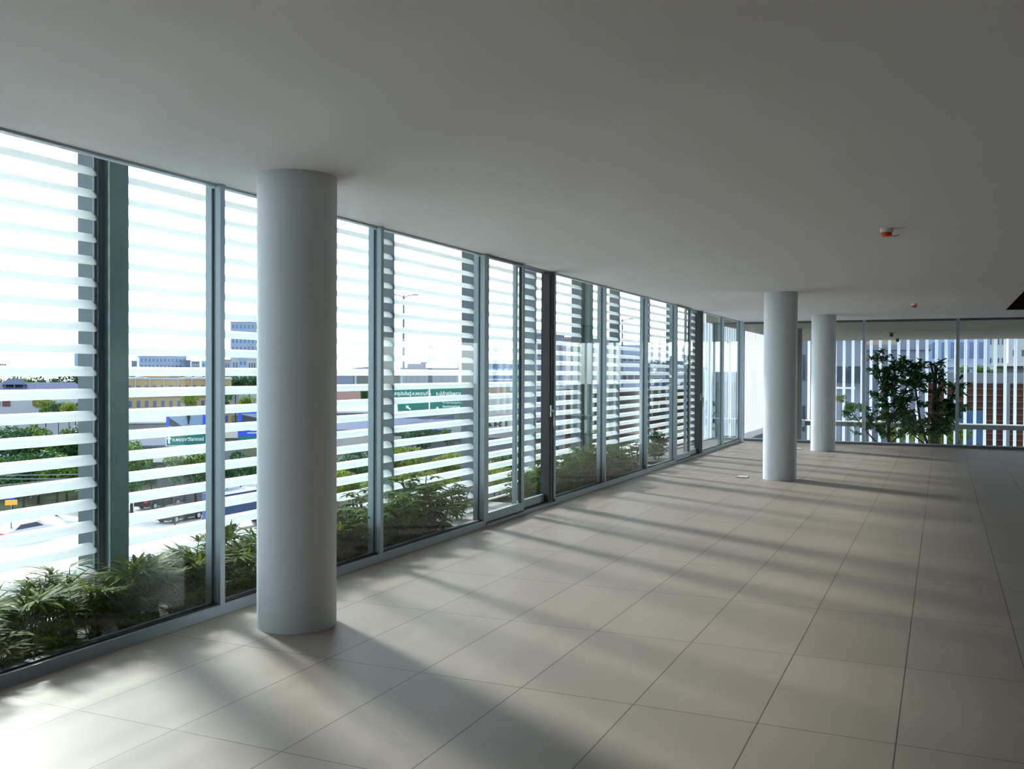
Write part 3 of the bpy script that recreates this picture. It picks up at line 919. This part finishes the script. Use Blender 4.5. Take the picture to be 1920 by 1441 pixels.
letters(r, 'ARI', 2.0, -1.9, zt - 3.9, M['dark'], bold=0.03)

# green road signs
p0 = at(806, 750, 120)
r = thing('road_sign', 'wide green two-panel overhead road sign with white Thai lettering', 'road sign', (p0.x, p0.y, GZ), rz=facing(806, 120))
zt, zb = at(806, 726, 120).z - GZ, at(806, 771, 120).z - GZ
zm = (zt + zb) / 2
part('board', MB().box(-4.6, -0.12, 0, 0.15, zb, zt), M['green'], r)
part('board', MB().box(0.0, 4.6, 0, 0.15, zb, zt), M['green'], r)
part('border', MB().box(-4.66, -4.6, -0.02, 0.1, zb, zt).box(-0.14, 0.02, -0.02, 0.1, zb, zt).box(-4.6, 4.6, -0.02, 0.1, zb - 0.05, zb).box(-4.6, 4.6, -0.02, 0.1, zt, zt + 0.05), M['signwhite'], r)
part('post', MB().box(-3.4, -3.1, 0.2, 0.5, 0, zt).box(3.1, 3.4, 0.2, 0.5, 0, zt).box(-4.5, 4.5, 0.2, 0.4, zb + 0.3, zb + 0.6), M['pole'], r)
letters(r, 'สาธุประดิษฐ์-ถ.พระรามที่ ๓', 0.62, -4.45, zt - 0.98, M['signwhite'], sx=0.72, bold=0.006)
letters(r, 'Sathu Pradit Rd. - Rama III Rd.', 0.38, -4.45, zt - 1.5, M['signwhite'], sx=0.72, bold=0.004)
letters(r, 'ถ.ปู่เจ้าสมิงพราย - ถ.กาญจนาภิเษก', 0.62, 0.75, zt - 0.98, M['signwhite'], sx=0.80, bold=0.006)
letters(r, 'Pu Chao Saming Phrai Rd.', 0.30, 1.6, zt - 2.0, M['signwhite'], sx=0.9)
letters(r, 'Kanchanaphisek Rd.', 0.38, 1.6, zt - 2.5, M['signwhite'], sx=0.9, bold=0.004)


def arrow(parent, x, z, s, ang):
    c_, s_ = math.cos(ang), math.sin(ang)
    pts = [(0, 0.5), (-0.35, 0.1), (-0.12, 0.1), (-0.12, -0.5), (0.12, -0.5), (0.12, 0.1), (0.35, 0.1)]
    pr_ = [(x + s * (c_ * a - s_ * b), z + s * (s_ * a + c_ * b)) for a, b in pts]
    part('arrow', MB().prism(pr_, 'y', -0.04, 0.0), M['signwhite'], parent)


arrow(r, -2.7, zb + 0.48, 0.75, 0.9)
arrow(r, 0.95, zb + 0.32, 0.6, 0.0)

p0 = at(349, 825, 105)
r = thing('road_sign', 'small green road sign with an up arrow left of the first frame post', 'road sign', (p0.x, p0.y, GZ), rz=facing(349, 105) + 0.12)
zt, zb = at(349, 812, 105).z - GZ, at(349, 834, 105).z - GZ
part('board', MB().box(-2.05, 2.05, 0, 0.12, zb, zt), M['green'], r)
part('border', MB().box(-2.1, -2.05, -0.02, 0.1, zb, zt).box(2.05, 2.1, -0.02, 0.1, zb, zt).box(-2.1, 2.1, -0.02, 0.1, zb - 0.05, zb).box(-2.1, 2.1, -0.02, 0.1, zt, zt + 0.05), M['signwhite'], r)
part('post', MB().box(-1.3, -1.15, 0.15, 0.3, 0, zt).box(1.15, 1.3, 0.15, 0.3, 0, zt), M['pole'], r)
letters(r, 'ถ.พระราชวิริยาภรณ์', 0.52, -1.45, zb + 0.45, M['signwhite'], sx=0.82, bold=0.006)
arrow(r, -1.78, zb + 0.62, 0.8, 0.0)

# blue hoardings
p0 = at(349, 790, 112)
r = thing('billboard', 'blue-edged billboard with a dark standing figure above the small green road sign', 'billboard', (p0.x, p0.y, GZ), rz=facing(349, 112))
zt, zb = at(349, 768, 112).z - GZ, at(349, 812, 112).z - GZ
part('board', MB().box(-2.2, 2.2, 0.0, 0.2, zb, zt), M['blue'], r)
part('picture', MB().box(-1.85, 1.85, -0.03, 0.0, zb + 0.4, zt - 0.25), M['skyprint'], r)
part('picture_shape', MB().poly([(-1.85, -0.04, zt - 0.9), (-1.85, -0.04, zt - 1.8), (-0.7, -0.04, zb + 0.4), (0.2, -0.04, zb + 0.4)]).poly([(0.5, -0.04, zb + 0.4), (1.85, -0.04, zb + 1.1), (1.85, -0.04, zb + 0.4)]), M['dark'], r)
fz = zt - 0.55
part('printed_figure', MB().prism([(0.2, fz - 1.15), (0.34, fz - 1.15), (0.42, fz - 0.6), (0.5, fz - 0.3), (0.42, fz - 0.02), (0.3, fz + 0.05), (0.34, fz + 0.15), (0.27, fz + 0.24), (0.2, fz + 0.15), (0.24, fz + 0.05), (0.12, fz - 0.02), (0.05, fz - 0.3), (0.14, fz - 0.6)], 'y', -0.05, -0.03), M['black'], r)
part('post', MB().box(-1.7, -1.4, 0.2, 0.5, 0, zt).box(1.4, 1.7, 0.2, 0.5, 0, zt), M['pole'], r)
p0 = at(476, 796, 112)
r = thing('billboard', 'blue billboard with a picture and two white lines just left of the nearest column', 'billboard', (p0.x, p0.y, GZ), rz=facing(476, 112))
zt, zb = at(476, 771, 112).z - GZ, at(476, 823, 112).z - GZ
part('board', MB().box(-1.8, 1.8, 0.0, 0.2, zb, zt), M['blue'], r)
part('picture', MB().box(-1.35, 1.6, -0.03, 0, zt - 1.2, zt - 0.25), M['skyprint'], r)
part('picture_shape', MB().poly([(-1.35, -0.04, zt - 0.35), (-1.35, -0.04, zt - 1.2), (1.6, -0.04, zt - 1.2), (1.6, -0.04, zt - 1.05)]), M['dark'], r)
part('text_lines', MB().box(-0.4, 1.2, -0.03, 0, zb + 1.0, zb + 1.15).box(-0.75, 1.2, -0.03, 0, zb + 0.7, zb + 0.78), M['signwhite'], r)
part('base_band', MB().box(-1.8, 1.8, -0.03, 0, zb, zb + 0.35), M['green'], r)
part('post', MB().box(-1.5, -1.2, 0.2, 0.5, 0, zt).box(1.2, 1.5, 0.2, 0.5, 0, zt), M['pole'], r)

# small round-and-amber road sign
p0 = at(21, 938, 74)
r = thing('traffic_sign', 'small amber plate under a blue disc at the left frame edge', 'road sign', (p0.x, p0.y, GZ), rz=facing(21, 74))
zz = p0.z - GZ
part('plate', MB().box(-0.42, 0.42, 0, 0.05, zz - 0.35, zz + 0.02), M['amber'], r)
dsc = [(0.36 * math.cos(2 * PI * k / 24), zz + 0.42 + 0.36 * math.sin(2 * PI * k / 24)) for k in range(24)]
part('disc', MB().prism(dsc, 'y', 0, 0.05), M['blue'], r)
part('pole', MB().box(-0.05, 0.05, 0.05, 0.14, 0, zz + 0.4), M['pole'], r)


# street lamps
def lamp_post(px, py_top, d, label, arms=2, rad=0.22):
    p = at(px, py_top, d)
    r_ = thing('street_lamp', label, 'street lamp', (p.x, p.y, GZ), 'street lamps', rz=facing(px, d))
    h_ = p.z - GZ
    part('pole', MB().tube([(0, 0, 0), (0, 0, h_ * 0.5), (0, 0, h_)], [rad, rad * 0.85, rad * 0.6], 10), M['pole'], r_, 50)
    for s_ in ((-1, 1) if arms == 2 else (1,)):
        part('arm', MB().tube([(0, 0, h_ - 0.4), (s_ * 0.5, 0, h_ - 0.05), (s_ * 1.2, 0, h_ + 0.05)], 0.07, 6), M['pole'], r_)
        part('lamp_head', MB().prism([(s_ * 1.1, h_ - 0.05), (s_ * 1.9, h_ + 0.02), (s_ * 1.85, h_ + 0.15), (s_ * 1.1, h_ + 0.14)], 'y', -0.15, 0.15), M['pole'], r_)


lamp_post(757, 553, 120, 'tall dark street lamp with two arms seen above the green road sign')
lamp_post(1167, 598, 150, 'tall street lamp with two arms seen past the second steel post')
lamp_post(859, 636, 170, 'slim street lamp seen beside the fin plate past the green road sign', 1, 0.15)
lamp_post(833, 636, 260, 'thin distant street lamp right of the tall two-armed lamp', 1, 0.12)
lamp_post(670, 653, 260, 'thin distant street lamp right of the nearest column', 1, 0.12)
lamp_post(752, 655, 300, 'thin distant pole just left of the tall two-armed lamp', 1, 0.12)


# overhead cables
def cable(px0, py0, d0, px1, py1, d1, sag, label):
    a, b = at(px0, py0, d0), at(px1, py1, d1)
    pts = [a.lerp(b, t / 16) - Vector((0, 0, sag * 4 * (t / 16) * (1 - t / 16))) for t in range(17)]
    o = MB().tube(pts, 0.035, 5)
    tag(part('overhead_cable', o, M['cable'], None), label, 'cable', 'overhead cables')


cable(-60, 890, 62, 620, 846, 84, 0.6, 'upper grey overhead cable crossing the view left of the nearest column')
cable(-60, 896, 62, 620, 852, 84, 0.7, 'lower of the two close grey overhead cables left of the nearest column')
cable(-60, 916, 62, 620, 860, 84, -0.2, 'lowest grey overhead cable left of the nearest column')
cable(600, 815, 84, 900, 760, 110, 0.5, 'grey overhead cable sloping up below the green road sign')
cable(600, 838, 84, 1000, 822, 110, 0.5, 'grey overhead cable above the hedge trees right of the nearest column')


# cars and truck on the road (built along local y)
def car(name, label, px, py, dist_x, paint, L_=4.4, flip=1):
    d_ = (RT * ((px - 960) / F) + UP * ((720.5 - py) / F) + FW)
    t = dist_x / d_.x
    p = EYE + d_ * t
    r_ = thing(name, label, 'car', (p.x, p.y, GZ + 0.05), 'cars on the road', rz=0 if flip > 0 else PI)
    s_ = L_ / 4.4
    pr_ = [(-2.2, 0.3), (-2.2, 0.75), (-2.05, 0.92), (-1.35, 0.98), (-0.75, 1.42), (0.75, 1.46), (1.55, 1.05), (2.15, 0.95), (2.2, 0.7), (2.2, 0.3)]
    part('body', MB().prism([(a * s_, b) for a, b in pr_], 'x', -0.86, 0.86), M[paint], r_)
    gl = [(-1.2, 0.99), (-0.72, 1.34), (0.7, 1.38), (1.35, 1.04)]
    part('side_window', MB().prism([(a * s_, b) for a, b in gl], 'x', -0.88, 0.88), M['windark'], r_)
    for y_ in (-1.35, 1.3):
        for x_ in (-0.8, 0.8):
            wv = [(y_ * s_ + 0.33 * math.cos(2 * PI * k / 20), 0.33 + 0.33 * math.sin(2 * PI * k / 20)) for k in range(20)]
            wh_ = part('wheel', MB().prism(wv, 'x', x_ - 0.11, x_ + 0.11), M['tyre'], r_)
            hv = [(y_ * s_ + 0.2 * math.cos(2 * PI * k / 20), 0.33 + 0.2 * math.sin(2 * PI * k / 20)) for k in range(20)]
            part('hub', MB().prism(hv, 'x', x_ - 0.12, x_ + 0.12), M['silver'], wh_)
    for x_ in (-0.65, 0.65):
        part('tail_lamp', MB().box(x_ - 0.2, x_ + 0.2, -2.23 * s_, -2.15 * s_, 0.68, 0.88), M['tail'], r_)


car('car', 'silver car on the pale road at the left frame edge', 40, 1018, -66, 'silver')
car('car', 'black car with red tail lamps on the pale road left of the first frame post', 338, 972, -62, 'black', 4.6)
car('car', 'dark car on the pale road farther up, above the black car', 300, 942, -70, 'black', 5.0)
p0 = at(452, 905, 82)
r = thing('truck', 'blue truck on the road seen just left of the nearest column', 'truck', (p0.x, p0.y, GZ + 0.05), rz=0.0)
part('cargo_box', MB().box(-1.2, 1.2, -3.4, 2.0, 0.9, 3.2), M['truck'], r)
part('cab', MB().prism([(2.1, 0.6), (4.0, 0.6), (4.0, 1.6), (3.6, 2.5), (2.1, 2.6)], 'x', -1.15, 1.15), M['truck'], r)
part('windscreen', MB().box(-1.0, 1.0, 3.72, 3.9, 1.6, 2.3), M['windark'], r)
for y_ in (-2.4, 2.9):
    for x_ in (-1.0, 1.0):
        wv = [(y_ + 0.48 * math.cos(2 * PI * k / 20), 0.48 + 0.48 * math.sin(2 * PI * k / 20)) for k in range(20)]
        part('wheel', MB().prism(wv, 'x', x_ - 0.15, x_ + 0.15), M['tyre'], r)


# low sheds and roofs between the trees
def shed(label, px, py, d, wd, hgt, m, dp=4, turn=0.0):
    p = at(px, py, d)
    r_ = thing('shed', label, 'shed', (p.x, p.y, GZ), 'low sheds', rz=facing(px, d) + turn)
    h_ = p.z - GZ
    part('wall', MB().box(-wd / 2, wd / 2, 0, dp, 0, h_), M['concrete'], r_)
    part('roof', MB().prism([(-0.5, h_ - 0.1), (dp * 0.5, h_ + hgt), (dp + 0.5, h_ - 0.1), (dp + 0.5, h_ + 0.1), (dp * 0.5, h_ + hgt + 0.2), (-0.5, h_ + 0.1)], 'x', -wd / 2 - 0.4, wd / 2 + 0.4), M[m], r_)


shed('low grey shed roof under the ochre flats', 262, 836, 118, 8.0, 1.0, 'bgrey')
shed('white-roofed shed at the left of the blue-edged billboard', 250, 792, 128, 9.0, 1.2, 'water')
shed('dark roofed shed behind the tree below the small green road sign', 345, 866, 96, 5.0, 0.9, 'dark')
shed('dark shed left of the blue billboard with two white lines', 425, 822, 112, 4.0, 0.8, 'dark')
shed('rusty roofed shed right of the nearest column', 640, 750, 120, 4.0, 1.0, 'rust')
shed('pale roofed shed below the rusty shed', 670, 772, 105, 8.0, 1.0, 'water')
shed('long blue shed below the green road sign', 690, 806, 100, 10.0, 0.9, 'canopy')
shed('dark blue shed under the right panel of the green road sign', 800, 806, 105, 12.0, 0.9, 'canopy')
shed('dark shed right of the nearest column above the hedge trees', 660, 842, 84, 8.0, 0.8, 'dark')
shed('dark long shed under the board with capital letters', 935, 822, 88, 8.0, 0.8, 'dark')

# buildings seen through the far fins
building('house_block', 'grey-blue house front behind the far fins, left of the middle column gap', 'building', 1494, 1530, 632, 60, 'bgrey', 3, 2, 'windark', turn=0.0)
building('house_block', 'tall grey-blue house behind the far fins right of the far column', 'building', 1555, 1622, 636, 58, 'blilac', 0, 0, 'windark', depth=3)
p0 = at(1590, 702, 57.5)
r = thing('garage_front', 'dark shop openings on the grey-blue house behind the far fins', 'shop front', (p0.x, p0.y, p0.z), rz=facing(1590, 57.5))
part('opening', MB().box(-0.75, -0.1, -0.1, 0.2, -0.5, 0.5), M['windark'], r)
part('opening', MB().box(0.0, 0.85, -0.1, 0.2, -0.5, 0.5), M['windark'], r)
part('shelf', MB().box(-0.9, 0.4, -0.4, 0.0, -0.85, -0.75), M['white'], r)
building('house_block', 'beige upper house front behind the far fins above the left courtyard tree', 'building', 1622, 1682, 628, 70, 'bbeige', 2, 3, 'bgrey', depth=6)
building('house_block', 'grey-blue metal wall behind the far fins at the left courtyard tree', 'building', 1622, 1735, 656, 62, 'blilac', 0, 0, depth=4)
building('house_block', 'tall narrow grey-blue wall behind the far fins between the two courtyard trees', 'building', 1680, 1732, 622, 78, 'blilac', 0, 0)
building('tower_block', 'white flats with blue windows behind the far fins at the right', 'building', 1726, 1848, 560, 95, 'bblue', 9, 7, 'win', ww=0.5, wh=0.5, band='bwhite')
building('tower_block', 'white tower with small dotted windows behind the far fins', 'building', 1838, 1884, 540, 150, 'bwhite', 16, 6, 'windark', ww=0.35, wh=0.35)
building('tower_block', 'farthest white tower with dotted windows at the right frame edge', 'building', 1896, 1990, 540, 170, 'bwhite', 16, 6, 'windark', ww=0.35, wh=0.35)
r = building('brick_house', 'brown brick house with a grey parapet behind the far fins at the right', 'building', 1748, 2020, 718, 60, 'bbrown', 0, 0, roof='concrete', depth=8)
hb = at(1884, 718, 60).z - GZ
part('parapet_wall', MB().box(-4.8, 4.8, -0.1, 0.1, hb - 0.05, hb + 0.65), M['concrete'], r)
part('window', MB().box(-3.4, -1.2, -0.18, 0.1, hb - 3.9, hb - 1.75), M['win'], r)
part('pilaster', MB().box(-0.05, 0.3, -0.25, 0.1, 0, hb), M['concrete'], r)
for z_ in (0.35, 0.75, 1.15, 1.55, 1.95, 2.35, 2.75, 3.15, 3.55, 3.95):
    part('ledge', MB().box(-4.6, 4.6, -0.15, 0.0, hb - z_ - 0.06, hb - z_), M['rust'], r)
p0 = at(1895, 686, 75)
r = thing('roof_canopy', 'small white rooftop canopy behind the far fins at the right', 'canopy', (p0.x, p0.y, GZ), rz=facing(1895, 75))
zz = p0.z - GZ
part('roof', MB().box(-1.4, 2.5, 0, 3, zz, zz + 0.25), M['water'], r)
part('wall', MB().box(-1.2, 2.4, 1.5, 2.8, 0, zz), M['concrete'], r)


# ------------------------------------------------------------------ street trees
def crown_mesh(seed, leafs, rx, rz, size):
    R_ = random.Random(seed)
    mb_ = MB()
    lobes = []
    for _ in range(9):
        a = R_.uniform(0, 2 * PI)
        q = R_.uniform(0, 0.65)
        lobes.append((Vector((math.cos(a) * rx * q, math.sin(a) * rx * q, R_.uniform(-0.5, 0.7) * rz)), R_.uniform(0.32, 0.55) * rx))
    for _ in range(leafs):
        c_, rr = R_.choice(lobes)
        n_ = Vector((R_.gauss(0, 1), R_.gauss(0, 1), R_.gauss(0, 1))).normalized()
        p = c_ + n_ * rr * (0.75 + 0.3 * R_.random())
        nn = (n_ + Vector((R_.gauss(0, .5), R_.gauss(0, .5), R_.gauss(0, .5)))).normalized()
        t1 = nn.orthogonal().normalized()
        t2 = nn.cross(t1)
        s_ = size * R_.uniform(0.6, 1.3)
        mb_.poly([p + t1 * s_, p + t2 * s_ * 0.6, p - t1 * s_, p - t2 * s_ * 0.6])
    return mb_


crowns = {}
for key, mk in (('g1', 'g1'), ('g2', 'g2'), ('g3', 'g3')):
    crowns[key] = [crown_mesh(100 + q + 10 * len(key) + ord(key[1]), 1300, 1.0, 0.8, 0.075).mesh('crown', M[mk]) for q in range(2)]
trunk_me = MB().tube([(0, 0, 0), (0.03, 0.02, 0.5), (0, 0, 1.0)], [0.05, 0.04, 0.03], 8).mesh('trunk', M['bark'])


def street_tree(label, px, py, d, rad, kind, group, R_=random.Random(9)):
    """crown centre at the pixel; the trunk reaches down to the ground"""
    p = at(px, py, d)
    r_ = thing('street_tree', label, 'tree', (p.x, p.y, GZ), group, rz=R_.uniform(0, 6.28))
    hc = p.z - GZ
    c_ = link('crown', crowns[kind][R_.randrange(2)], r_, (0, 0, hc))
    c_.scale = (rad, rad, rad * 0.85)
    t_ = link('trunk', trunk_me, r_)
    t_.scale = (rad * 1.1, rad * 1.1, max(hc, 0.5))


def tree_row(n, px0, px1, py0, py1, d, rad, kinds, where, group, seed):
    R_ = random.Random(seed)
    for k in range(n):
        t = k / max(n - 1, 1)
        street_tree('%s, %s from the left' % (where, ORD[k]), px0 + (px1 - px0) * t + R_.uniform(-6, 6), py0 + (py1 - py0) * t + R_.uniform(-5, 5), d * R_.uniform(0.93, 1.07),
                    rad * R_.uniform(0.8, 1.2), R_.choice(kinds), group, R_)


tree_row(28, -20, 480, 721, 721, 260, 3.3, ['g2', 'g2', 'g1'], 'tree in the far green belt behind the house and ochre flats', 'far belt of trees', 1)
tree_row(5, -10, 50, 690, 700, 250, 1.5, ['g2'], 'tree rising above the far green belt at the frame edge', 'far belt of trees at the edge', 2)
tree_row(11, -10, 235, 832, 842, 110, 2.9, ['g1', 'g1', 'g2'], 'leafy street tree below the pale house', 'street trees below the pale house', 3)
tree_row(10, -10, 245, 892, 884, 92, 2.5, ['g1', 'g2'], 'leafy street tree in the lower row before the road', 'lower street trees before the road', 4)
tree_row(4, 85, 145, 764, 768, 140, 1.6, ['g2', 'g2', 'g3'], 'bushy tree beside the pale house', 'trees beside the pale house', 5)
tree_row(10, 235, 620, 876, 866, 100, 1.9, ['g2', 'g1'], 'street tree below the billboards', 'street trees below the billboards', 6)
tree_row(6, 360, 620, 756, 752, 170, 2.2, ['g2', 'g1', 'g3'], 'tree before the ochre flats', 'trees before the ochre flats', 7)
tree_row(6, 235, 480, 902, 888, 88, 1.4, ['g2'], 'low dark tree beside the road', 'low trees beside the road', 8)
tree_row(7, 632, 900, 744, 742, 150, 1.8, ['g2', 'g1', 'g2'], 'tree behind the green road sign', 'trees behind the green road sign', 9)
tree_row(12, 625, 1000, 880, 872, 66, 1.4, ['g1', 'g3', 'g2'], 'hedge tree low behind the louvers before the near door', 'hedge trees before the near door', 10)
tree_row(13, 600, 1000, 912, 902, 56, 1.15, ['g3', 'g1', 'g1'], 'hedge tree in the lowest row before the near door', 'lowest hedge trees before the near door', 11)
tree_row(6, 650, 880, 826, 822, 92, 1.3, ['g2', 'g1'], 'tree among the blue sheds below the green road sign', 'trees among the sheds', 12)
tree_row(5, 1690, 1800, 812, 816, 52, 0.9, ['g3'], 'bright bush behind the far fins between the courtyard trees', 'bushes behind the far fins', 13)
tree_row(4, 1812, 1870, 694, 696, 72, 0.6, ['g1'], 'roof garden bush above the brown brick house', 'roof garden bushes', 14)
tree_row(3, 1572, 1600, 754, 760, 33, 0.26, ['g3', 'g1'], 'small leafy crown behind the far column', 'small crowns by the far column', 15)
